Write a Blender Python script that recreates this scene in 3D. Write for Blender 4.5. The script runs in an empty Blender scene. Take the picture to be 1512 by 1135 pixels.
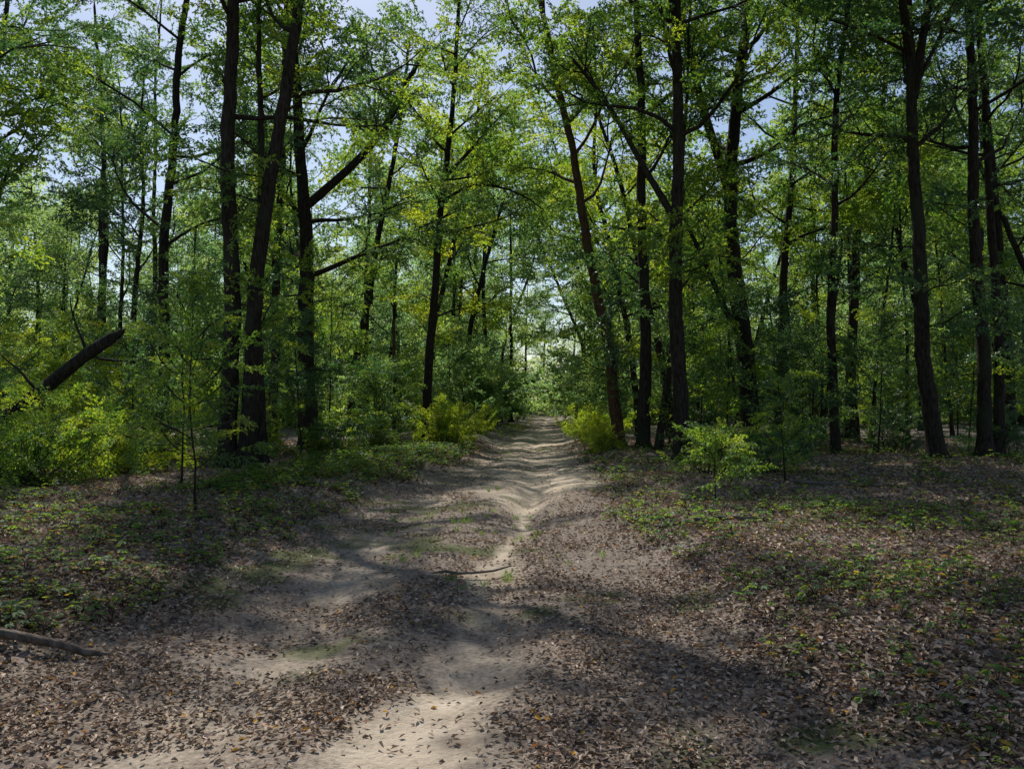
import bpy, math, numpy as np
from mathutils import Vector
R = np.random.default_rng(7)
SC = bpy.context.scene
SC.view_settings.view_transform='Standard'; SC.view_settings.look='None'; SC.view_settings.exposure=0
# ------------------------------------------------------------------ helpers
_tab = np.random.default_rng(3).random((256,256))
def vnoise(x,y,s,o=0):
    x=np.asarray(x,float)/s+o*17.3+1000; y=np.asarray(y,float)/s+o*9.1+1000
    xi=np.floor(x).astype(int); yi=np.floor(y).astype(int)
    fx=x-xi; fy=y-yi; fx=fx*fx*(3-2*fx); fy=fy*fy*(3-2*fy)
    a=_tab[xi%256,yi%256]; b=_tab[(xi+1)%256,yi%256]; c=_tab[xi%256,(yi+1)%256]; d=_tab[(xi+1)%256,(yi+1)%256]
    return (a*(1-fx)+b*fx)*(1-fy)+(c*(1-fx)+d*fx)*fy
def sstep(a,b,x):
    t=np.clip((x-a)/(b-a),0,1); return t*t*(3-2*t)
def xc(y): return np.interp(y,[-10,4,9.4,14.5,23.5,37,75,120],[-.9,-0.65,-0.6,-0.4,0.3,0.9,3.0,6.0])
def hw(y): return np.interp(y,[0,4,9,15,25,40],[2.5,2.4,2.15,1.95,1.75,1.7])
def xr(y): return np.interp(y,[-10,3.2,4,5,6.3,7.8,11,14.5,20,35,75,120],[-0.6,-0.42,-0.45,-0.28,-0.3,-0.15,0.1,0.36,0.6,0.95,3.2,6.2])+0.05*np.sin(y*1.3)
def height(x,y):
    x=np.asarray(x,float); y=np.asarray(y,float)
    u=x-xc(y); w=hw(y)+0.3*(vnoise(x*0,y,5,1)-.5)
    side=sstep(w*0.8,w+1.0,np.abs(u))
    z=0.16*side+side*(0.34*(vnoise(x,y,7,2)-.5)+0.14*(vnoise(x,y,1.7,3)-.5))
    z+=0.08*np.exp(-((u-1.7)/0.45)**2)*sstep(8,13,y)
    z-=0.05*np.exp(-((u+1.0)/0.35)**2)
    v=x-xr(y)
    amp=0.05+0.14*np.exp(-((y-14)/2.5)**2)+0.02*vnoise(y*0,y,4,4)
    z-=amp*np.exp(-(v/0.32)**2)
    z+=(0.015+.05*side+.03*(1-sstep(8,12,y)))*(vnoise(x,y,0.9,5)-.5)+0.04*(vnoise(x,y,0.33,6)-.5)*(1-.85*sstep(9,16,y))+0.014*(vnoise(x,y,0.12,7)-.5)*(1-.9*sstep(14,25,y))
    z+=0.35*sstep(45,90,y)+1.5*sstep(95,160,y)
    return z
def pathmask(x,y):
    u=np.abs(x-xc(y)+0.7*(vnoise(x,y,1.5,8)-.5))-hw(y); return 1-sstep(-.45,.35,u)
def sandmask(x,y):
    v=np.abs(x-xr(y)); n=vnoise(x,y,1.1,9)*0.6+vnoise(x,y,0.35,10)*0.4
    wid=0.13+0.42*np.exp(-((y-3.5)/.9)**2)+0.2*np.exp(-((y-5)/0.7)**2)+0.22*np.exp(-((y-7.6)/.9)**2)+1.4*sstep(12,16,y)*(1-sstep(45,60,y))
    s=(1-sstep(wid*0.35,wid*1.4,v+0.4*(n-.45)))*(0.35+0.65*sstep(.3,.55,n+0.25*np.exp(-((y-3.8)/1.2)**2)))
    s=s*(.5+.5*sstep(.3,.6,vnoise(x*1.6,y,1.8,14)+.5*np.exp(-((y-3.5)/1.5)**2)+.2*sstep(12,16,y)))
    u=x-xc(y)+1.0+.25*(vnoise(x,y,2,12)-.5)
    t=np.exp(-(u/.4)**2)*sstep(.4,.65,vnoise(x,y,1.3,13))*.45
    return np.maximum(s,t)

def mesh_obj(name,V,F,mats,mi=None,lv=None,smooth=None,parent=None,attrs=None,link=True):
    me=bpy.data.meshes.new(name); V=np.asarray(V,np.float32); F=np.asarray(F,np.int32)
    me.vertices.add(len(V)); me.vertices.foreach_set('co',V.ravel())
    me.loops.add(F.size); me.loops.foreach_set('vertex_index',F.ravel())
    me.polygons.add(len(F)); me.polygons.foreach_set('loop_start',np.arange(len(F),dtype=np.int32)*4)
    for m in mats: me.materials.append(m)
    if mi is not None: me.polygons.foreach_set('material_index',np.asarray(mi,np.int32))
    me.polygons.foreach_set('use_smooth',np.asarray(smooth if smooth is not None else np.ones(len(F)),bool))
    if lv is not None:
        a=me.attributes.new('lv','FLOAT','FACE'); a.data.foreach_set('value',np.asarray(lv,np.float32))
    for k,v in (attrs or {}).items():
        a=me.attributes.new(k,'FLOAT','POINT'); a.data.foreach_set('value',np.asarray(v,np.float32))
    me.update(calc_edges=True)
    ob=bpy.data.objects.new(name,me)
    if link: SC.collection.objects.link(ob)
    if parent: ob.parent=parent
    return ob
class Geo:
    def __init__(s): s.V=[];s.F=[];s.M=[];s.L=[];s.S=[];s.n=0
    def add(s,V,F,m,lv=0.5,sm=True):
        V=np.asarray(V); F=np.asarray(F)
        s.V.append(V); s.F.append(F+s.n); s.n+=len(V)
        s.M.append(np.full(len(F),m)); s.L.append(np.broadcast_to(lv,(len(F),)).astype(float)); s.S.append(np.full(len(F),sm))
    def obj(s,name,mats,parent=None,link=True):
        return mesh_obj(name,np.concatenate(s.V),np.concatenate(s.F),mats,np.concatenate(s.M),np.concatenate(s.L),np.concatenate(s.S),parent,link=link)
def tube(g,P,rad,k=8,m=0,rough=0.06):
    P=np.asarray(P,float); rad=np.asarray(rad,float); n=len(P)
    T=np.gradient(P,axis=0); T/=np.linalg.norm(T,axis=1)[:,None]+1e-9
    ref=np.array([0.13,1,0.07]) if abs(T[:,1]).mean()<.8 else np.array([1,0.1,0.])
    A=np.cross(T,ref); A/=np.linalg.norm(A,axis=1)[:,None]; B=np.cross(T,A)
    an=np.arange(k)*2*math.pi/k
    rr=rad[:,None]*(1+rough*R.standard_normal((n,k)))
    V=P[:,None,:]+rr[:,:,None]*(np.cos(an)[None,:,None]*A[:,None,:]+np.sin(an)[None,:,None]*B[:,None,:])
    i=np.arange(n-1)[:,None]*k; j=np.arange(k)[None,:]; j2=(j+1)%k
    F=np.stack([i+j,i+j2,i+k+j2,i+k+j],-1).reshape(-1,4)
    g.add(V.reshape(-1,3),F,m)
def norm(a): return a/(np.linalg.norm(a,axis=-1,keepdims=True)+1e-9)
def leaves(g,base,d,up,L,W,m,lv,fold=0.12,mid=0.45,bend=0.0):
    d=norm(d); side=norm(np.cross(up,d)); nn=np.cross(d,side)
    L=np.asarray(L)[:,None]; W=np.asarray(W)[:,None]
    a=base; b=base+d*L*mid+side*W/2+nn*W*fold; c=base+d*L-nn*L*bend; e=base+d*L*mid-side*W/2+nn*W*fold
    V=np.stack([a,b,c,e],1).reshape(-1,3); F=np.arange(len(V)).reshape(-1,4)
    g.add(V,F,m,lv,False)
def rnd(n): return norm(R.standard_normal((n,3)))
# ------------------------------------------------------------------ materials
def newmat(name):
    m=bpy.data.materials.new(name); m.use_nodes=True; nt=m.node_tree; nt.nodes.clear()
    return m,nt,nt.nodes.new,nt.links.new
def ramp(nt,stops):
    r=nt.nodes.new('ShaderNodeValToRGB'); e=r.color_ramp.elements
    e[0].position,e[0].color=stops[0][0],(*stops[0][1],1); e[1].position,e[1].color=stops[-1][0],(*stops[-1][1],1)
    for p,c in stops[1:-1]:
        q=e.new(p); q.color=(*c,1)
    return r
def leaf_mat(name,stops,tstops,tr=0.6,gl=0.03,inst=0.45,gr=.4):
    m,nt,N,Lk=newmat(name)
    at=N('ShaderNodeAttribute'); at.attribute_name='lv'; oi=N('ShaderNodeObjectInfo')
    mx=N('ShaderNodeMix'); mx.data_type='FLOAT'; mx.inputs[0].default_value=inst
    Lk(at.outputs['Fac'],mx.inputs[2]); Lk(oi.outputs['Random'],mx.inputs[3])
    r1=ramp(nt,stops); r2=ramp(nt,tstops); Lk(mx.outputs[0],r1.inputs[0]); Lk(mx.outputs[0],r2.inputs[0])
    df=N('ShaderNodeBsdfDiffuse'); tl=N('ShaderNodeBsdfTranslucent'); gs=N('ShaderNodeBsdfGlossy'); gs.inputs['Roughness'].default_value=gr
    gs.inputs['Color'].default_value=(.9,.95,1,1)
    Lk(r1.outputs[0],df.inputs[0]); Lk(r2.outputs[0],tl.inputs[0])
    a=N('ShaderNodeMixShader'); a.inputs[0].default_value=tr; Lk(df.outputs[0],a.inputs[1]); Lk(tl.outputs[0],a.inputs[2])
    b=N('ShaderNodeMixShader'); b.inputs[0].default_value=gl; Lk(a.outputs[0],b.inputs[1]); Lk(gs.outputs[0],b.inputs[2])
    o=N('ShaderNodeOutputMaterial'); Lk(b.outputs[0],o.inputs[0]); return m
M_leaf=leaf_mat('leaf_green',[(0,(.015,.045,.018)),(.5,(.04,.085,.018)),(.9,(.10,.135,.018)),(1,(.2,.17,.02))],
                [(0,(.05,.16,.03)),(.45,(.22,.40,.035)),(.7,(.50,.64,.04)),(1,(.85,.80,.05))],tr=.64,gl=.04)
M_leafd=leaf_mat('leaf_deep_green',[(0,(.012,.038,.022)),(.5,(.028,.068,.028)),(1,(.06,.10,.03))],
                [(0,(.03,.12,.035)),(.5,(.12,.27,.045)),(1,(.42,.54,.06))],tr=.55,gl=.055)
M_leaf2=leaf_mat('leaf_yellowgreen',[(0,(.04,.10,.02)),(.5,(.10,.155,.02)),(1,(.18,.19,.03))],
                [(0,(.25,.46,.03)),(.5,(.52,.66,.035)),(1,(.88,.78,.05))],tr=.65)
M_leaff=leaf_mat('leaf_distant_haze',[(0,(.03,.08,.055)),(.5,(.06,.12,.065)),(1,(.11,.15,.05))],  # blue haze of distance mixed into the leaf colours
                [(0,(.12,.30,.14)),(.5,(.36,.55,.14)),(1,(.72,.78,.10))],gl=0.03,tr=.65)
M_plant=leaf_mat('leaf_plant',[(0,(.03,.09,.02)),(.55,(.07,.13,.03)),(.8,(.15,.17,.03)),(.9,(.4,.28,.03)),(1,(.38,.12,.03))],
                [(0,(.10,.28,.04)),(.55,(.3,.46,.04)),(.8,(.5,.55,.05)),(.9,(.85,.55,.04)),(1,(.7,.2,.03))],inst=0.25,gl=.02,gr=.5)
M_lit=leaf_mat('leaf_litter',[(0,(.035,.023,.016)),(.22,(.13,.092,.065)),(.5,(.30,.225,.17)),(.85,(.54,.43,.335)),(.93,(.62,.5,.39)),(.96,(.45,.15,.04)),(1,(.58,.33,.05))],
                [(0,(.06,.03,.01)),(.6,(.3,.18,.09)),(1,(.5,.25,.05))],tr=0.15,gl=0.012,inst=0.0,gr=.5)
def bark(name,c1,c2,c3):
    m,nt,N,Lk=newmat(name)
    tc=N('ShaderNodeTexCoord'); mp=N('ShaderNodeMapping'); mp.inputs['Scale'].default_value=(9,9,2.2); Lk(tc.outputs['Object'],mp.inputs[0])
    n1=N('ShaderNodeTexNoise'); n1.inputs['Scale'].default_value=2.2; n1.inputs['Detail'].default_value=8; n1.inputs['Roughness'].default_value=.65; Lk(mp.outputs[0],n1.inputs[0])
    n2=N('ShaderNodeTexNoise'); n2.inputs['Scale'].default_value=.9; n2.inputs['Detail'].default_value=4; Lk(tc.outputs['Object'],n2.inputs[0])
    r=ramp(nt,[(.35,c1),(.65,c2)]); Lk(n1.outputs[0],r.inputs[0])
    r2=ramp(nt,[(.52,(0,0,0)),(.66,(.7,.7,.7))]); Lk(n2.outputs[0],r2.inputs[0])
    mx=N('ShaderNodeMix'); mx.data_type='RGBA'; Lk(r2.outputs[0],mx.inputs[0]); Lk(r.outputs[0],mx.inputs[6]); mx.inputs[7].default_value=(*c3,1)
    b=N('ShaderNodeBsdfPrincipled'); b.inputs['Roughness'].default_value=.95; b.inputs['Specular IOR Level'].default_value=.15; Lk(mx.outputs[2],b.inputs['Base Color'])
    bp=N('ShaderNodeBump'); bp.inputs['Strength'].default_value=.9; bp.inputs['Distance'].default_value=.04; Lk(n1.outputs[0],bp.inputs['Height']); Lk(bp.outputs[0],b.inputs['Normal'])
    o=N('ShaderNodeOutputMaterial'); Lk(b.outputs[0],o.inputs[0]); return m
M_bark=bark('bark',(.009,.007,.005),(.050,.041,.031),(.036,.042,.024))
M_barkr=bark('bark_warm',(.03,.018,.01),(.13,.075,.04),(.08,.07,.035))
M_twig=bark('dead_wood',(.07,.055,.045),(.2,.165,.135),(.12,.12,.09))
def ground_mat():
    m,nt,N,Lk=newmat('forest_floor')
    tc=N('ShaderNodeTexCoord')
    def att(n):
        a=N('ShaderNodeAttribute'); a.attribute_name=n; return a
    def noise(s,d=6,r=.6):
        n=N('ShaderNodeTexNoise'); n.inputs['Scale'].default_value=s; n.inputs['Detail'].default_value=d; n.inputs['Roughness'].default_value=r; Lk(tc.outputs['Object'],n.inputs[0]); return n
    nA=noise(28); nB=noise(3.0); nC=noise(90,3); vo=N('ShaderNodeTexVoronoi'); vo.inputs['Scale'].default_value=16; Lk(tc.outputs['Object'],vo.inputs[0])
    litter=ramp(nt,[(.3,(.05,.034,.024)),(.5,(.15,.107,.078)),(.7,(.31,.235,.175))]); Lk(nA.outputs[0],litter.inputs[0])
    dirt=ramp(nt,[(.3,(.10,.08,.064)),(.55,(.22,.178,.145)),(.75,(.35,.29,.235))]); Lk(nA.outputs[0],dirt.inputs[0])
    sand=ramp(nt,[(.3,(.30,.24,.175)),(.5,(.43,.355,.27)),(.7,(.55,.465,.36))]); Lk(nB.outputs[0],sand.inputs[0])
    def mix(f,a,b):
        x=N('ShaderNodeMix'); x.data_type='RGBA'; Lk(f,x.inputs[0]); Lk(a,x.inputs[6]); Lk(b,x.inputs[7]); return x.outputs[2]
    vmul=N('ShaderNodeMix'); vmul.data_type='RGBA'; vmul.blend_type='MULTIPLY'; vmul.inputs[0].default_value=.55
    Lk(litter.outputs[0],vmul.inputs[6]); Lk(vo.outputs['Color'],vmul.inputs[7])
    hs=N('ShaderNodeHueSaturation'); hs.inputs['Saturation'].default_value=.6; hs.inputs['Value'].default_value=1.7; Lk(vmul.outputs[2],hs.inputs['Color'])
    c=mix(att('path').outputs['Fac'],hs.outputs[0],dirt.outputs[0])
    sf=N('ShaderNodeMath'); sf.operation='MULTIPLY_ADD'; sf.inputs[1].default_value=1.2; sf.inputs[2].default_value=-.6; Lk(nA.outputs[0],sf.inputs[0])
    sa=N('ShaderNodeMath'); sa.operation='ADD'; sa.use_clamp=True; Lk(att('sand').outputs['Fac'],sa.inputs[0]); Lk(sf.outputs[0],sa.inputs[1])
    sm_=N('ShaderNodeMath'); sm_.operation='MULTIPLY'; sm_.use_clamp=True; sm_.inputs[1].default_value=1.1; Lk(sa.outputs[0],sm_.inputs[0])
    gt=N('ShaderNodeMath'); gt.operation='MULTIPLY'; gt.use_clamp=True; gt.inputs[1].default_value=6; Lk(att('sand').outputs['Fac'],gt.inputs[0])
    m2=N('ShaderNodeMath'); m2.operation='MULTIPLY'; Lk(sm_.outputs[0],m2.inputs[0]); Lk(gt.outputs[0],m2.inputs[1])
    c=mix(m2.outputs[0],c,sand.outputs[0])
    ms=N('ShaderNodeRGB'); ms.outputs[0].default_value=(.06,.085,.02,1)
    c=mix(att('moss').outputs['Fac'],c,ms.outputs[0])
    b=N('ShaderNodeBsdfPrincipled'); b.inputs['Roughness'].default_value=.95; b.inputs['Specular IOR Level'].default_value=.15; Lk(c,b.inputs['Base Color'])
    ad=N('ShaderNodeMath'); ad.operation='MULTIPLY_ADD'; ad.inputs[1].default_value=.4; Lk(nC.outputs[0],ad.inputs[0]); Lk(nA.outputs[0],ad.inputs[2])
    bp=N('ShaderNodeBump'); bp.inputs['Strength'].default_value=.7; bp.inputs['Distance'].default_value=.03; Lk(ad.outputs[0],bp.inputs['Height']); Lk(bp.outputs[0],b.inputs['Normal'])
    o=N('ShaderNodeOutputMaterial'); Lk(b.outputs[0],o.inputs[0]); return m
M_ground=ground_mat()
# ------------------------------------------------------------------ ground
def axis(segs):
    out=[]
    for a,b,s in segs: out.append(np.arange(a,b-1e-6,s))
    return np.concatenate(out)
ys=axis([(-30,0,2),(0,3,.2),(3,9,.045),(9,16,.09),(16,30,.18),(30,60,.6),(60,150,3),(150,601,25)])
xs=axis([(-400,-60,20),(-60,-14,1.5),(-14,-6,.25),(-6,-3,.1),(-3,3,.045),(3,6,.1),(6,14,.25),(14,60,1.5),(60,401,20)])
X,Y=np.meshgrid(xs,ys); Z=height(X,Y); nx=len(xs); ny=len(ys)
V=np.stack([X,Y,Z],-1).reshape(-1,3)
i=np.arange(ny-1)[:,None]*nx; j=np.arange(nx-1)[None,:]
F=np.stack([i+j,i+j+1,i+nx+j+1,i+nx+j],-1).reshape(-1,4)
pm=pathmask(V[:,0],V[:,1]); sm=sandmask(V[:,0],V[:,1])
mo=sstep(.66,.8,vnoise(V[:,0],V[:,1],1.3,20))*sstep(.35,.6,vnoise(V[:,0],V[:,1],.3,21))*.8*(1-sm)
fc=V[F].mean(1); onp=(np.abs(fc[:,0]-xc(fc[:,1]))<hw(fc[:,1])+.2)&(fc[:,1]<110)
def submesh(name,sel):
    f=F[sel]; u,inv=np.unique(f,return_inverse=True)
    return mesh_obj(name,V[u],inv.reshape(-1,4),[M_ground],attrs={'path':pm[u],'sand':sm[u],'moss':mo[u]})
submesh('ground',~onp); submesh('dirt_track',onp)
# ------------------------------------------------------------------ leaf sprays (instanced sources)
def scatter_group(name,objs):
    col=bpy.data.collections.new(name)
    for o in objs: col.objects.link(o)
    ng=bpy.data.node_groups.new(name,'GeometryNodeTree')
    ng.interface.new_socket('Geometry',in_out='INPUT',socket_type='NodeSocketGeometry')
    ng.interface.new_socket('Geometry',in_out='OUTPUT',socket_type='NodeSocketGeometry')
    N=ng.nodes.new; Lk=ng.links.new
    gi=N('NodeGroupInput'); go=N('NodeGroupOutput'); ci=N('GeometryNodeCollectionInfo'); ci.inputs[0].default_value=col; ci.inputs[1].default_value=True; ci.inputs[2].default_value=True
    ip=N('GeometryNodeInstanceOnPoints'); ip.inputs['Pick Instance'].default_value=True
    ar=N('GeometryNodeInputNamedAttribute'); ar.data_type='FLOAT_VECTOR'; ar.inputs[0].default_value='rot'
    as_=N('GeometryNodeInputNamedAttribute'); as_.data_type='FLOAT'; as_.inputs[0].default_value='scl'
    er=N('FunctionNodeEulerToRotation')
    Lk(gi.outputs[0],ip.inputs['Points']); Lk(ci.outputs[0],ip.inputs['Instance'])
    Lk(ar.outputs[0],er.inputs[0]); Lk(er.outputs[0],ip.inputs['Rotation']); Lk(as_.outputs[0],ip.inputs['Scale']); Lk(ip.outputs[0],go.inputs[0])
    return ng
def scatter(name,P,D,S,ng,parent=None,roll=None):
    P=np.asarray(P,np.float32); D=norm(np.asarray(D,float)); n=len(P)
    roll=R.normal(0,.5,n) if roll is None else roll
    rot=np.stack([roll,-np.arcsin(np.clip(D[:,2],-1,1)),np.arctan2(D[:,1],D[:,0])],-1).astype(np.float32)
    me=bpy.data.meshes.new(name); me.vertices.add(n); me.vertices.foreach_set('co',P.ravel())
    a=me.attributes.new('rot','FLOAT_VECTOR','POINT'); a.data.foreach_set('vector',rot.ravel())
    a=me.attributes.new('scl','FLOAT','POINT'); a.data.foreach_set('value',np.asarray(S,np.float32))
    me.update(); ob=bpy.data.objects.new(name,me); SC.collection.objects.link(ob)
    md=ob.modifiers.new('scatter','NODES'); md.node_group=ng
    if parent: ob.parent=parent
    return ob
def spray(mat,length=1.15,nside=9,ll=.106,lw=.046,dens=1.0):
    g=Geo(); tws=[]
    t=np.linspace(0,1,6); main=np.stack([t*length,.08*np.sin(t*3+R.random()*6),-.16*t**2+.03*np.sin(t*5)],-1)
    tube(g,main,np.linspace(.009,.002,6),3,1,0); tws.append(main)
    for k in range(nside):
        f=.15+.85*k/nside; p=np.array([np.interp(f,t,main[:,q]) for q in range(3)])
        s=1 if k%2 else -1; d=norm(np.array([.75,s*(.75+.3*R.random()),R.normal(0,.3)])); L=(.5-.28*f)*(0.8+.5*R.random())*length
        tt=np.linspace(0,1,4)[:,None]; tw=p+d*tt*L+np.array([0,0,-.1])*tt**2
        tws.append(tw)
    B=[];Dd=[]
    for tw in tws:
        L=np.linalg.norm(tw[-1]-tw[0]); n=int(L*34*dens)+4
        f=np.sort(R.random(n))**.8; tt=np.linspace(0,1,len(tw))
        pos=np.stack([np.interp(f,tt,tw[:,q]) for q in range(3)],-1); ax=norm(tw[-1]-tw[0])
        B.append(pos); Dd.append(ax*.6+rnd(n)*np.array([1,1,.7])*.75+np.array([0,0,-.12]))
    B=np.concatenate(B); Dd=np.concatenate(Dd); n=len(B)
    up=norm(np.array([0,0,1.])+rnd(n)*.75)
    leaves(g,B,Dd,up,ll*R.uniform(.65,1.25,n),lw*R.uniform(.7,1.25,n),0,R.beta(2.2,2.4,n))
    return g.obj('leaf_spray',[mat,M_bark],link=False)
NG_leaf=scatter_group('leaf_sprays',[spray(M_leaf) for _ in range(5)])
NG_dark=scatter_group('deep_green_sprays',[spray(M_leafd) for _ in range(4)])
NG_yel=scatter_group('yellow_sprays',[spray(M_leaf2,ll=.11,lw=.06) for _ in range(3)])
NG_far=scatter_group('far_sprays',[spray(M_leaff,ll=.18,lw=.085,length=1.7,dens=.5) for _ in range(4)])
# ------------------------------------------------------------------ trees
def resample(P,step):
    P=np.asarray(P,float); s=np.r_[0,np.cumsum(np.linalg.norm(np.diff(P,axis=0),axis=1))]
    n=max(4,int(s[-1]/step)); q=np.linspace(0,s[-1],n)
    O=np.stack([np.interp(q,s,P[:,k]) for k in range(3)],-1)
    for _ in range(2): O[1:-1]=(O[:-2]+2*O[1:-1]+O[2:])/4
    return O
def limb(p,d,L,n=7,wob=.16,up=.06):
    pts=[p]; d=norm(d)
    for k in range(n-1):
        d=norm(d+R.normal(0,wob,3)+np.array([0,0,up])); p=p+d*L/(n-1); pts.append(p)
    return np.array(pts)
def tree(name,P,r0,H=18,zc=6,spread=4.5,nl=12,ng=None,low=0,extra=(),mat=None,dens=1.0,sub=4,k=10,rt=.28,ls=1.0):
    ng=ng or NG_leaf; g=Geo(); P=[np.array(p,float) for p in P]
    z0=float(height(P[0][0],P[0][1])); P[0][2]=z0-.15
    d=norm(P[-1]-P[-2])
    while P[-1][2]<H:
        d=norm(d+np.array([R.normal(0,.05),R.normal(0,.05),.12])); P.append(P[-1]+d*2)
    T=resample(P,.35); n=len(T); T[2:-1]+=R.normal(0,.012,(n-3,3))*np.array([1,1,0])
    T[:,:2]+=np.stack([np.sin(T[:,2]*.9+R.random()*6)*.04,np.cos(T[:,2]*.7)*.04],-1)
    f=np.clip((T[:,2]-z0)/(H-z0),0,1); rad=r0*(1-(1-rt)*f)*(1+.55*np.exp(-(T[:,2]-z0)/.28)); rad[-1]=.01
    tube(g,T,rad,k,0,.045)
    SP=[];SD=[]
    def foliate(pts,start,dm=1.0):
        s=np.linalg.norm(pts[-1]-pts[0]); m=max(2,int(s*(1-start)/.42*dens*dm))
        for q in np.linspace(start,1,m):
            x=q*(len(pts)-1); a=int(min(x,len(pts)-2)); p=pts[a]+(pts[a+1]-pts[a])*(x-a)
            dd=norm(norm(pts[a+1]-pts[a])*.7+rnd(1)[0]*.8*np.array([1,1,.5])); SP.append(p); SD.append(dd)
    def grow(p,d,L,r,start=.35,up=.06,nsub=None):
        pts=limb(p,d,L,up=up); tube(g,pts,np.linspace(r,.015,len(pts)),6,0,.04); foliate(pts,start)
        for q in range(sub if nsub is None else nsub):
            a=R.integers(2,len(pts)-1); dd=norm(pts[-1]-pts[0])+rnd(1)[0]*np.array([.9,.9,.5])
            sb=limb(pts[a],dd,L*R.uniform(.3,.55),5,.2,.03); tube(g,sb,np.linspace(r*.4,.008,5),4,0,0); foliate(sb,.2)
    for q in range(nl):
        z=zc+(H*.97-zc)*((q+R.random())/nl)**1.1; p=np.array([np.interp(z,T[:,2],T[:,c]) for c in range(3)])
        az=q*2.4+R.normal(0,.5); fr=(z-zc)/(H-zc); el=R.uniform(.1,.6)+.4*fr
        grow(p,np.array([math.cos(az)*math.cos(el),math.sin(az)*math.cos(el),math.sin(el)]),spread*R.uniform(.65,1.15)*(1-.5*fr),r0*.32*(1-.5*fr))
    for q in range(low):
        z=R.uniform(min(2.2,zc*.4),zc); p=np.array([np.interp(z,T[:,2],T[:,c]) for c in range(3)]); az=R.random()*6.28
        grow(p,np.array([math.cos(az),math.sin(az),.15]),spread*R.uniform(.25,.5),r0*.12,.3,0.0,2)
    for e in extra:
        pts=resample(e[0],.5); tube(g,pts,np.linspace(e[1],e[2],len(pts)),8,0,.04); foliate(pts,.45)
        dm=e[3] if len(e)>3 else 1.0
        for q in range(int(len(pts)*.9*dm)):
            a=R.integers(len(pts)//3,len(pts)-1); sb=limb(pts[a],norm(pts[-1]-pts[0])*.5+rnd(1)[0]*(np.array([1,1,.35]) if dm>1 else 1),R.uniform(1,2.4)*dm**.4,5,.2,.03)
            tube(g,sb,np.linspace(e[2]*.7,.008,5),4,0,0); foliate(sb,.15)
    ob=g.obj(name,[mat or M_bark])
    if SP: scatter('foliage',SP,SD,R.uniform(.75,1.3,len(SP))*ls,ng,ob)
    return ob
heroes=[]
def H_(name,P,*a,**k):
    heroes.append((P[0][0],P[0][1])); return tree(name,P,*a,**k)
# left pair (long high limbs added above the frame to shade the foreground)
H_('oak_tree',[(-6.40,18,0),(-6.35,18,4),(-6.45,18,7),(-6.44,18,10.8)],.21,H=14.5,zc=8,spread=3.4,nl=6,low=3,ls=.85,dens=.8,rt=.5)
H_('oak_tree',[(-6.02,17.9,0),(-5.85,17.9,3),(-5.68,17.9,4.7),(-5.45,17.9,7),(-4.84,17.9,10.8)],.20,H=16,zc=8.5,spread=3.6,nl=7,low=2,ls=.85,dens=.8,rt=.4,
   extra=[([(-4.9,17.9,11.4),(-3.2,16.5,13),(-1.4,14.6,14.2),(.2,13,14.6)],.1,.035,1.6),([(-4.6,17.9,13),(-2.8,18.2,15),(-.6,18,16.4)],.08,.03,1.4)])
H_('oak_tree',[(-6.1,19.3,0),(-6.15,19.3,5),(-6.2,19.3,12)],.13,H=14,zc=8.5,spread=2.4,nl=6,low=1,ls=.85,dens=.75)
H_('oak_tree',[(-3.45,32,0),(-3.25,32,5),(-2.9,32,9),(-2.5,32,13.2)],.20,H=20,zc=8,spread=4.6,nl=13,low=1,
   extra=[([(-2.75,32,10.8),(-1.5,31.5,12),(-.1,31,13.4)],.09,.03),([(-2.9,32,9.8),(-1.6,31,10.4),(.2,30,9.8),(1.2,29.5,8.9)],.08,.02)])
H_('oak_tree',[(-7.0,27.5,0),(-7.1,27.5,4),(-7.2,27.5,8)],.33,H=18,zc=5.5,spread=5,nl=13,low=3,ng=NG_dark,
   extra=[([(-7.1,27.5,8.6),(-5.6,27.5,9.9),(-4.6,27.5,11),(-3.3,27.5,13.6)],.17,.07)])
H_('oak_tree',[(-11.4,26,0),(-11.4,26,7),(-11.0,26,13)],.2,H=20,zc=6.5,spread=5,nl=12,low=2,ng=NG_dark)
H_('oak_tree',[(-9.3,31,0),(-9.2,31,7),(-9.0,31,13)],.2,H=21,zc=8,spread=4.8,nl=11,low=1)
H_('pine_tree',[(-20.6,40,0),(-20.6,40,14)],.22,H=21,zc=12,spread=3.4,nl=9,sub=3)
H_('pine_tree',[(-18,40,0),(-18.1,40,18)],.15,H=22,zc=14,spread=3,nl=8,sub=3)
# right
H_('oak_tree',[(3.7,27,0),(3.3,27,3.4),(2.85,27,5.5),(2.5,27,7.8),(2.1,27,10.1),(1.47,27,12.9)],.21,H=19,zc=8,spread=4.4,nl=11,low=3,mat=M_barkr)  # warm bark puts the sunlit orange of the trunk base into its colour
H_('oak_tree',[(4.17,25,0),(4.15,25,6),(4.02,25,14)],.20,H=20,zc=8.5,spread=4.2,nl=11,low=4,ng=NG_dark)
H_('oak_tree',[(4.5,21,0),(4.35,21,3.2),(4.36,21,6),(4.45,21,12.3)],.215,H=19,zc=8,spread=4.2,nl=10,low=4,ls=.85,
   extra=[([(4.3,21,6.6),(3.4,21.3,8.3),(2.6,21.6,10),(1.6,21.6,11.2)],.10,.04),([(4.4,21,11.8),(3.6,19,13.2),(2.4,17,14.2),(1.2,15,14.6)],.11,.04,1.7),
          ([(4.4,21,12.8),(4.9,18.5,14.4),(5.2,16,15.2)],.1,.04,1.6)])  # the two upper limbs are added out of view to shade the track
H_('oak_tree',[(4.5,24.5,0),(4.9,24.5,3),(5.2,24.5,7)],.12,H=13,zc=5,spread=3,nl=8,low=1)
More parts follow.
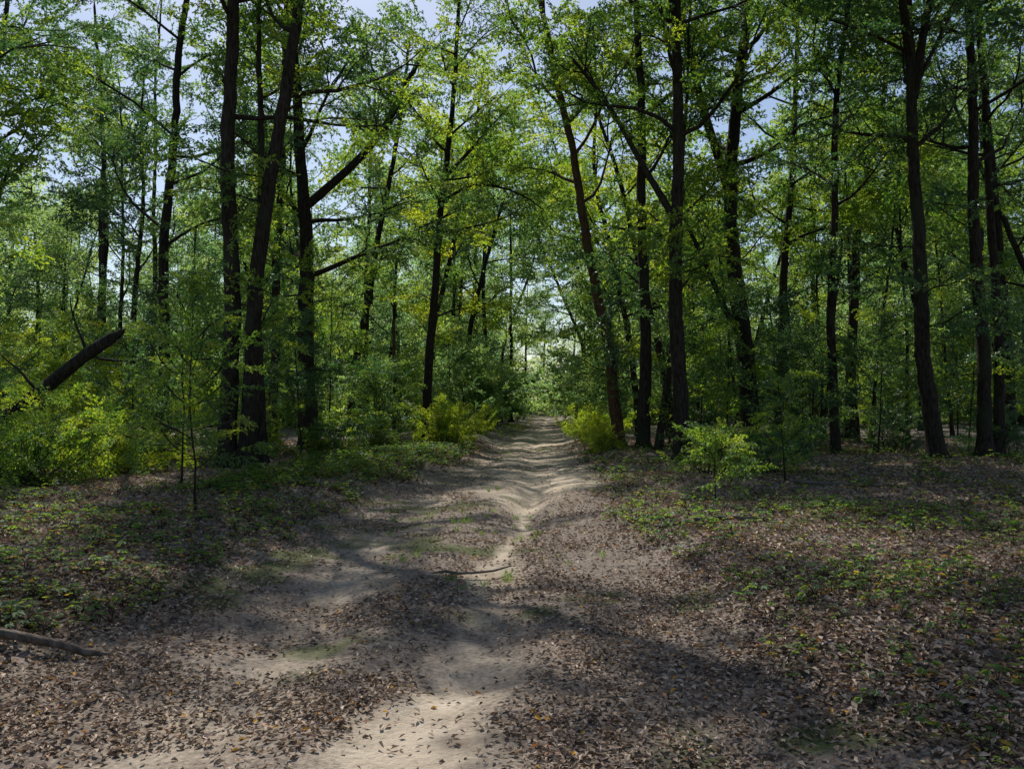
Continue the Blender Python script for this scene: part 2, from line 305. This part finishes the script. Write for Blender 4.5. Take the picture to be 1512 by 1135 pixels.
H_('oak_tree',[(8.15,27,0),(7.85,27,3.9),(7.45,27,7.8),(7.4,27,9.6),(8.1,27,15)],.33,H=20,zc=9.5,spread=4.6,nl=11,low=1,
   extra=[([(7.4,27,9.0),(6.7,26.8,11),(6.1,26.5,12.8),(5.6,26.3,15.3)],.17,.08),([(7.75,27,4.0),(7.1,26.8,5),(6.6,26.6,6.2),(5.6,26.2,8)],.12,.05)])
H_('oak_tree',[(9.7,24,0),(9.65,24,5.5),(9.9,24,10.8),(10.2,24,13.8)],.15,H=18,zc=7,spread=3.8,nl=10,low=4,ng=NG_dark)
H_('oak_tree',[(10.8,32,0),(10.9,32,5.5),(11.3,32,10.8)],.2,H=21,zc=8,spread=5,nl=12,low=2)
H_('oak_tree',[(14.8,35,0),(15.2,35,9),(16.3,35,14.4)],.26,H=19,zc=9,spread=4.5,nl=10,low=1)
H_('oak_tree',[(11.2,21,0),(10.85,21,3.4),(10.7,21,7),(10.7,21,10.5),(10.5,21,12.5)],.22,H=18,zc=8,spread=4.4,nl=12,low=3,ls=.9,ng=NG_dark,
   extra=[([(10.7,21,9.8),(11.1,21,12.3),(12,21,15)],.13,.06),([(10.6,21,11),(9,18.5,12.8),(7.4,16,13.6)],.12,.04,1.6)])  # second limb added high up to throw shade on the near ground
H_('oak_tree',[(13.1,22,0),(12.9,22,5.3),(12.8,22,13)],.20,H=19,zc=8,spread=4.4,nl=12,low=3,ls=.9,ng=NG_dark)
H_('oak_tree',[(20.7,33,0),(20.4,33,7),(19.8,33,15.6)],.20,H=20,zc=9,spread=4.2,nl=10,low=2)
H_('oak_tree',[(14.4,23.5,0),(14.3,23.5,6),(14,23.5,12)],.16,H=18,zc=8,spread=4,nl=9,low=2)
# trees standing outside the frame edge, limbs hang into view; the last was added for shade
H_('oak_tree',[(-13.8,17,0),(-13.6,17,5),(-13.2,17,8)],.22,H=14.5,zc=5.2,spread=5.2,nl=16,low=0,ls=.75,ng=NG_dark)
H_('oak_tree',[(-15.5,21,0),(-15.2,21,6),(-15,21,10)],.22,H=17,zc=5.5,spread=5.4,nl=15,low=1)
H_('oak_tree',[(13,14.5,0),(12.8,14.5,9)],.24,H=16,zc=6.5,spread=4.8,nl=12,ng=NG_dark)
H_('oak_tree',[(9.4,12.2,0),(9.2,12.2,7),(8.7,12.2,10)],.24,H=19,zc=8.5,spread=6.2,nl=14,ls=.85,  # tree and overhead limb put in to dapple the right foreground
   extra=[([(8.9,12.2,9.2),(6.5,12.4,11.5),(4,12.6,12.6),(2.0,12.6,13)],.13,.04,1.6)])
# path-side trees arching over the far track
H_('oak_tree',[(-4.6,41,0),(-4,41,6),(-2.6,41,12)],.18,H=19,zc=6,spread=4.8,nl=13,low=2,ng=NG_yel)  # yellow leaf colour here and on the next tree stands in for backlit glow
H_('oak_tree',[(6.3,39,0),(5.6,39,6),(4.2,39,12)],.18,H=19,zc=5.5,spread=4.8,nl=13,low=3,ng=NG_yel)
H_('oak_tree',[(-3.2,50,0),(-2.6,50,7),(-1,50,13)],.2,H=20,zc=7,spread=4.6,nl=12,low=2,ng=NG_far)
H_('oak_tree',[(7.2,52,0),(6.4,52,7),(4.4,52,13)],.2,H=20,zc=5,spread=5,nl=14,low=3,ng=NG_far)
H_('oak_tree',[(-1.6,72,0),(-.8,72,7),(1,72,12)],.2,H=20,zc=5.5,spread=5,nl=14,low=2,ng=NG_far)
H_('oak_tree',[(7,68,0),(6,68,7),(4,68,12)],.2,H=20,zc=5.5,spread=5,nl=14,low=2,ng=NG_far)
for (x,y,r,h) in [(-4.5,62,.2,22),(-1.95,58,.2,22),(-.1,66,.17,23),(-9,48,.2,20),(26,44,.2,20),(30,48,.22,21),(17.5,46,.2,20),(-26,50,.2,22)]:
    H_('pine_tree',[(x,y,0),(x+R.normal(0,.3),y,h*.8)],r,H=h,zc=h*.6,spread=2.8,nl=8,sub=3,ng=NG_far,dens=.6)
# snag + fallen trunk
g=Geo(); zz=float(height(-4.45,30)); sn=resample([(-4.45,30,zz-.1),(-4.42,30,2.5),(-4.47,30,4.7),(-4.46,30,5.0)],.3)
tube(g,sn,np.r_[.11,np.linspace(.085,.06,len(sn)-2),.005],8); g.obj('dead_snag',[M_barkr])
g=Geo(); ft=resample([(-12.4,16.8,0),(-11,16.6,1.05),(-9.7,16.5,1.95),(-8.9,16.5,2.65),(-8.0,16.5,3.2)],.3)
tube(g,ft,np.r_[np.linspace(.17,.12,len(ft)-1),.02],10,0,.08)
for _ in range(4):
    p=ft[R.integers(3,len(ft)-2)]; b=limb(p,rnd(1)[0]+np.array([0,0,.6]),R.uniform(.6,1.4),5); tube(g,b,np.linspace(.04,.008,5),5)
g.obj('fallen_trunk',[M_bark])
# random mid forest
pts=[]
tries=0
while len(pts)<46 and tries<4000:
    tries+=1; y=R.uniform(22,62); x=R.uniform(-.78*y-4,.78*y+4)
    c=xc(y)
    if abs(x-c)<5.5: continue
    if any((x-a)**2+(y-b)**2<9 for a,b in heroes+pts): continue
    pts.append((x,y))
for x,y in pts:
    h=R.uniform(12,20); lean=R.normal(0,.08,2)
    left=x<0
    tree('oak_tree',[(x,y,0),(x+lean[0]*4,y+lean[1]*4,4),(x+lean[0]*h,y+lean[1]*h,h*.7)],R.uniform(.1,.24),H=h,zc=R.uniform(3.5,7),spread=R.uniform(3,4.6),nl=10,
         low=3 if left else 2,sub=3,k=8,ng=NG_far if y>42 else (NG_dark if R.random()<.4 else NG_leaf),dens=.8)
for q in range(16):
    y=R.uniform(27,46); x=R.uniform(.2,.62)*y+1
    if any((x-a)**2+(y-b)**2<2 for a,b in heroes): continue
    ln=R.normal(0,.12)
    tree('oak_tree',[(x,y,0),(x+ln*4,y,4),(x+ln*9,y,9)],R.uniform(.06,.1),H=R.uniform(10,13),zc=6.5,spread=2.2,nl=7,sub=2,k=7,dens=.7)
def sapling(x,y,h,ng=None,dens=1.,name='sapling',nl=9,sp=.38,zc=.22,r=.03,ls=.8):
    tree(name,[(x,y,0),(x+R.normal(0,.1),y,h*.6)],r,H=h,zc=h*zc,spread=h*sp,nl=nl,sub=2,k=6,ng=ng,dens=dens,ls=ls)
S=[]
while len(S)<60:
    y=R.uniform(19,56); x=R.uniform(-.68*y,.68*y)
    if abs(x-xc(y))<3.4+.02*y: continue
    if x<0 and y<21.5: continue
    if x>0 and y<29: continue
    if any((x-a)**2+(y-b)**2<2.5 for a,b in S): continue
    S.append((x,y))
for x,y in S: sapling(x,y,R.uniform(2.5,6.5),ng=[NG_yel,NG_leaf,NG_dark][R.choice(3,p=[.25,.45,.3])],ls=.7)
for x,y,h in [(5.6,23.5,3.4),(11.2,24.5,4.2),(8.9,23.8,3.6),(15.5,27,4.5),(6.9,25.5,4.5),(12.3,27,4.8),(5.4,27.5,5),(10.2,28,4),(17,29,4)]: sapling(x,y,h,ls=.6,ng=NG_dark if R.random()<.6 else NG_leaf)
for q in range(16):
    y=R.uniform(44,84); s=1 if q%2 else -1; x=xc(y)+s*R.uniform(3.0,4.6); sapling(float(x),y,R.uniform(3,6),ng=NG_far,ls=.7)
tree('sapling',[(-4.2,10.6,0),(-4.25,10.6,2)],.016,H=3.3,zc=.7,spread=.8,nl=12,sub=1,k=6,dens=.9,ls=.42)
tree('sapling',[(5.2,15,0),(5.1,15,1.2)],.015,H=1.9,zc=.5,spread=.8,nl=8,sub=1,k=6,dens=.6,ls=.5)
tree('sapling',[(-5.9,14.2,0),(-5.9,14.2,1.2)],.02,H=3.2,zc=.6,spread=1.2,nl=12,sub=2,k=6,dens=.9,ls=.45)
tree('sapling',[(3.1,12.2,0),(3.1,12.2,.6)],.01,H=1.1,zc=.25,spread=.5,nl=7,sub=1,k=5,dens=.6,ls=.4)
def bush(x,y,h,w,n,ng,name='bush'):
    g=Geo(); z=float(height(x,y)); SP=[];SD=[]
    for q in range(n):
        az=R.random()*6.28; el=R.uniform(.25,1.4); L=R.uniform(.6,1)*(w*math.cos(el)+h*math.sin(el))
        pt=limb(np.array([x+R.normal(0,w*.25),y+R.normal(0,w*.25),z]),np.array([math.cos(az)*math.cos(el),math.sin(az)*math.cos(el),math.sin(el)]),L,5,.2,.02)
        tube(g,pt,np.linspace(.012,.003,5),4,0,0)
        for t in pt[1:]: SP.append(t+R.normal(0,.08,3)); SD.append(norm(pt[-1]-pt[0])*.5+rnd(1)[0]*1.0)
    ob=g.obj(name,[M_bark]); scatter('foliage',SP,SD,R.uniform(.3,.55,len(SP)),ng,ob)
for a in [(-2.6,29.5,1.3,1.4,44,NG_yel),(-3.4,34,1.6,1.8,40,NG_leaf),(-1.5,39,1.2,1.3,28,NG_yel),(3.4,29,.8,.9,26,NG_yel),(3.2,33,.9,1,26,NG_yel),(4.4,38,1.2,1.3,26,NG_leaf),
          (9.3,25.5,1.2,1.3,26,NG_dark),(7.2,22.5,.7,1,18,NG_dark),(-12,22.5,1.8,2,40,NG_yel),(-9.4,20.5,1.5,1.6,40,NG_leaf),(-5.4,24,.8,1.2,26,NG_leaf),(-7.6,22.5,1.3,1.5,34,NG_leaf),
          (-14,20,1.7,1.8,40,NG_leaf),(-8.9,15,1.5,1.1,34,NG_leaf),(-8.2,16.8,.9,1.2,26,NG_yel),(-9.9,15.8,1.9,1.0,30,NG_leaf),(6,17.5,.6,.8,14,NG_dark),(12.5,26,1.2,1.3,26,NG_dark),(4.2,17,.6,.7,14,NG_leaf),(-4.6,27.5,.7,1,24,NG_leaf),
          (5.2,20,.5,.8,14,NG_leaf),(14.6,24,.9,1.1,20,NG_dark),(2.9,24.5,.4,.6,14,NG_yel)]: bush(*a)
# ------------------------------------------------------------------ distant trees
def fartree():
    g=Geo(); h=R.uniform(15,23); T=resample([(0,0,-.3),(R.normal(0,.5),R.normal(0,.5),h*.6),(R.normal(0,.8),R.normal(0,.8),h)],1.)
    tube(g,T,np.linspace(.26,.04,len(T)),6,1)
    C=[]
    for q in range(34):
        z=h*R.uniform(.08,1); fr=z/h; az=R.random()*6.28; L=4.2*(1-.5*fr)*R.uniform(.5,1.1)
        p=np.array([np.interp(z,T[:,2],T[:,c]) for c in range(3)]); pt=limb(p,np.array([math.cos(az),math.sin(az),.3]),L,5)
        tube(g,pt,np.linspace(.07,.015,5),4,1,0)
        for t in pt[2:]: C.append(t)
    C=np.array(C); n=8000; B=C[R.integers(0,len(C),n)]+R.normal(0,.5,(n,3)); B[:,2]=np.maximum(B[:,2],.2)
    leaves(g,B,rnd(n),norm(rnd(n)*.8+np.array([0,0,1])),R.uniform(.16,.32,n),R.uniform(.09,.16,n),0,R.beta(2,2,n))
    return g.obj('far_tree',[M_leaff,M_bark],link=False)
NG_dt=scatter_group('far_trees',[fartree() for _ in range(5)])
P=[]
while len(P)<210:
    y=R.uniform(58,145); x=R.uniform(-.8*y-5,.8*y+5)
    if abs(x-xc(y))<4.2 and y<86: continue
    P.append((x,y,float(height(x,y))))
n=len(P); az=R.random(n)*6.28
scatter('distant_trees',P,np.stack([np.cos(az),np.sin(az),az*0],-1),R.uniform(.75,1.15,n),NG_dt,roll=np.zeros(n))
n=5200; y=R.uniform(55,125,n); x=R.uniform(-.8,.8,n)*y; k=(np.abs(x-xc(y))>3.0)|(y>92); x=x[k];y=y[k];n=len(x)
z=height(x,y)+R.random(n)**1.4*5*(.3+.9*vnoise(x,y,6,60)); az=R.random(n)*6.28
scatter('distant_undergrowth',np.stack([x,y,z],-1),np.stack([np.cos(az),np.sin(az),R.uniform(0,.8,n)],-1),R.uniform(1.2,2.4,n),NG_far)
# ------------------------------------------------------------------ leaf litter
n=340000
d=2.6*np.exp(R.random(n)**.9*math.log(34/2.6)); x=R.uniform(-1,1,n)*(.70*d+1.2); y=d
pmk=pathmask(x,y)
keep=R.random(n)>np.clip(sandmask(x,y)*.96+pmk*(.3+.42*sstep(.42,.62,vnoise(x,y,.9,30))),0,.965)
keep&=R.random(n)<.4+.9*vnoise(x,y,.5,31)
x=x[keep];y=y[keep];n=len(x)
z=height(x,y)+R.uniform(.004,.03,n); yaw=R.random(n)*6.28
dr=np.stack([np.cos(yaw),np.sin(yaw),R.normal(0,.25,n)],-1); up=norm(np.stack([R.normal(0,.4,n),R.normal(0,.4,n),np.ones(n)],-1))
sc=R.uniform(.6,1.25,n)*np.interp(y,[3,12,34],[.85,1.1,2.0])*(1-.2*pmk[keep])
g=Geo(); leaves(g,np.stack([x,y,z],-1),dr,up,.062*sc,.026*sc*R.uniform(.8,1.4,n),0,np.clip(R.beta(1.8,2.0,n)+(R.random(n)<.02)*.5,0,1),fold=.25,bend=.15)
g.obj('leaf_litter',[M_lit])
# ------------------------------------------------------------------ ground plants
def plant(h,nleaf,lw):
    g=Geo()
    for q in range(nleaf):
        az=R.random()*6.28; e=R.uniform(.3,1.2); tip=np.array([math.cos(az)*math.cos(e),math.sin(az)*math.cos(e),math.sin(e)])*h*R.uniform(.5,1)
        tube(g,[np.zeros(3),tip*.5+np.array([0,0,h*.1]),tip],[.003,.002,.0015],3,1,0)
        w=lw*R.uniform(.6,1.3); dd=norm(np.array([math.cos(az),math.sin(az),R.normal(-.1,.3)])); up=norm(np.array([0,0,1.])+rnd(1)[0]*.3)
        lvv=np.clip(R.beta(2,3)+(R.random()<.1)*.6,0,1)
        for s in (-.7,0,.7):
            c,sn_=math.cos(s),math.sin(s); d2=np.array([dd[0]*c-dd[1]*sn_,dd[0]*sn_+dd[1]*c,dd[2]])
            leaves(g,tip[None],d2[None],up[None],[w],[w*.62],0,lvv)
    return g.obj('plant',[M_plant,M_bark],link=False)
NG_pl=scatter_group('plants',[plant(R.uniform(.1,.24),R.integers(5,10),R.uniform(.035,.06)) for _ in range(7)])
def area(n,fx,fy,mask=.5):
    y=fy(R.random(n)); x=fx(R.random(n),y); k=(pathmask(x,y)<.4)&(R.random(n)<(vnoise(x,y,1.6,40)*1.1+vnoise(x,y,.5,41)*.6-.3)*mask*2)
    return np.stack([x[k],y[k],height(x[k],y[k])],-1)
A=[area(5600,lambda r,y:xc(y)-1.9-r*(.75*y-.6),lambda r:3.6+r**1.2*24,.45),
   area(2300,lambda r,y:xc(y)+1.6+r*(.75*y),lambda r:3+r**1.3*9,.4),
   area(2600,lambda r,y:xc(y)+1.6+r*(.6*y),lambda r:9+r*17,.38),
   area(2600,lambda r,y:xc(y)-1.7-r*3.6,lambda r:13+r*16,.9)]
P=np.concatenate(A); n=len(P); az=R.random(n)*6.28
scatter('ground_plants',P,np.stack([np.cos(az),np.sin(az),az*0],-1),R.uniform(.5,1.25,n)*np.interp(P[:,1],[3,10,28],[.8,1.05,1.4]),NG_pl,roll=np.zeros(n))
def tuft():
    g=Geo(); n=26; az=R.random(n)*6.28; d=np.stack([np.cos(az)*.5,np.sin(az)*.5,R.uniform(.6,1.3,n)],-1)
    leaves(g,R.normal(0,.03,(n,3))*np.array([1,1,0]),d,norm(rnd(n)),R.uniform(.06,.16,n),np.full(n,.006),0,R.beta(2,2,n)*.6,mid=.3,bend=.2)
    return g.obj('tuft',[M_plant],link=False)
NG_g=scatter_group('tufts',[tuft() for _ in range(3)])
n=700; y=R.uniform(7,45,n); x=xc(y)+R.normal(.15,.9,n); k=(vnoise(x,y,1.2,50)>.6)&(sandmask(x,y)<.7); x=x[k];y=y[k]
scatter('grass',np.stack([x,y,height(x,y)],-1),np.stack([np.cos(y*9),np.sin(y*9),y*0],-1),R.uniform(.4,1.0,len(x)),NG_g,roll=np.zeros(len(x)))
g=Geo()
for q in range(190):
    y=3.4+R.random()**1.2*18; x=R.uniform(-.68,.68)*y
    onp_=float(pathmask(x,y))>.3
    if onp_ and R.random()<.5: continue
    L=R.uniform(.1,.3) if onp_ else R.uniform(.12,.6)+(R.random()<.12)*.8; yaw=R.random()*3.14; m=5
    t=np.linspace(-.5,.5,m)*L; px=x+t*math.cos(yaw)+R.normal(0,.012,m); py=y+t*math.sin(yaw)+R.normal(0,.012,m)
    tube(g,np.stack([px,py,height(px,py)+.02],-1),np.linspace(1,.4,m)*R.uniform(.003,.008 if onp_ else .011),5,0,.1)
g.obj('fallen_twigs',[M_twig])
def branch(pts,r):
    g=Geo(); P=resample([(a,b,float(height(a,b))+.05) for a,b in pts],.12); P[:,2]+=R.normal(0,.008,len(P))
    rad=np.linspace(r,r*.6,len(P)); rad[0]=.005; rad[-1]=.005
    tube(g,P,rad,8,0,.12); g.obj('fallen_branch',[M_twig])
branch([(-3.6,4.75),(-3.1,4.95),(-2.55,5.1)],.035); branch([(1.7,9.6),(2.4,9.9),(3.2,10.3)],.035); branch([(5.0,14.5),(6.5,14)],.04); branch([(-.75,7.5),(-.3,7.75),(.0,8.1)],.015); branch([(3.2,6.1),(3.9,6.6)],.022)
# ------------------------------------------------------------------ light, world, camera
EL,AZ=math.radians(51),math.radians(-18)
sd=Vector((math.sin(AZ)*math.cos(EL),math.cos(AZ)*math.cos(EL),math.sin(EL)))
l=bpy.data.lights.new('sun','SUN'); l.energy=5; l.angle=math.radians(.53); l.color=(1,.96,.88)
so=bpy.data.objects.new('sun',l); so.rotation_euler=sd.to_track_quat('Z','Y').to_euler(); SC.collection.objects.link(so)
w=bpy.data.worlds.new('World'); SC.world=w; w.use_nodes=True; nt=w.node_tree
bg=nt.nodes['Background']; sk=nt.nodes.new('ShaderNodeTexSky'); sk.sky_type='NISHITA'; sk.sun_disc=False; sk.sun_elevation=EL; sk.sun_rotation=AZ
nt.links.new(sk.outputs[0],bg.inputs[0]); bg.inputs[1].default_value=.12
cam=bpy.data.cameras.new('camera'); cam.lens=28; cam.sensor_width=36; cam.clip_end=2000; cam.clip_start=.05
co=bpy.data.objects.new('camera',cam); co.location=(0,0,1.6); co.rotation_euler=(math.radians(91.58),0,0); SC.collection.objects.link(co); SC.camera=co
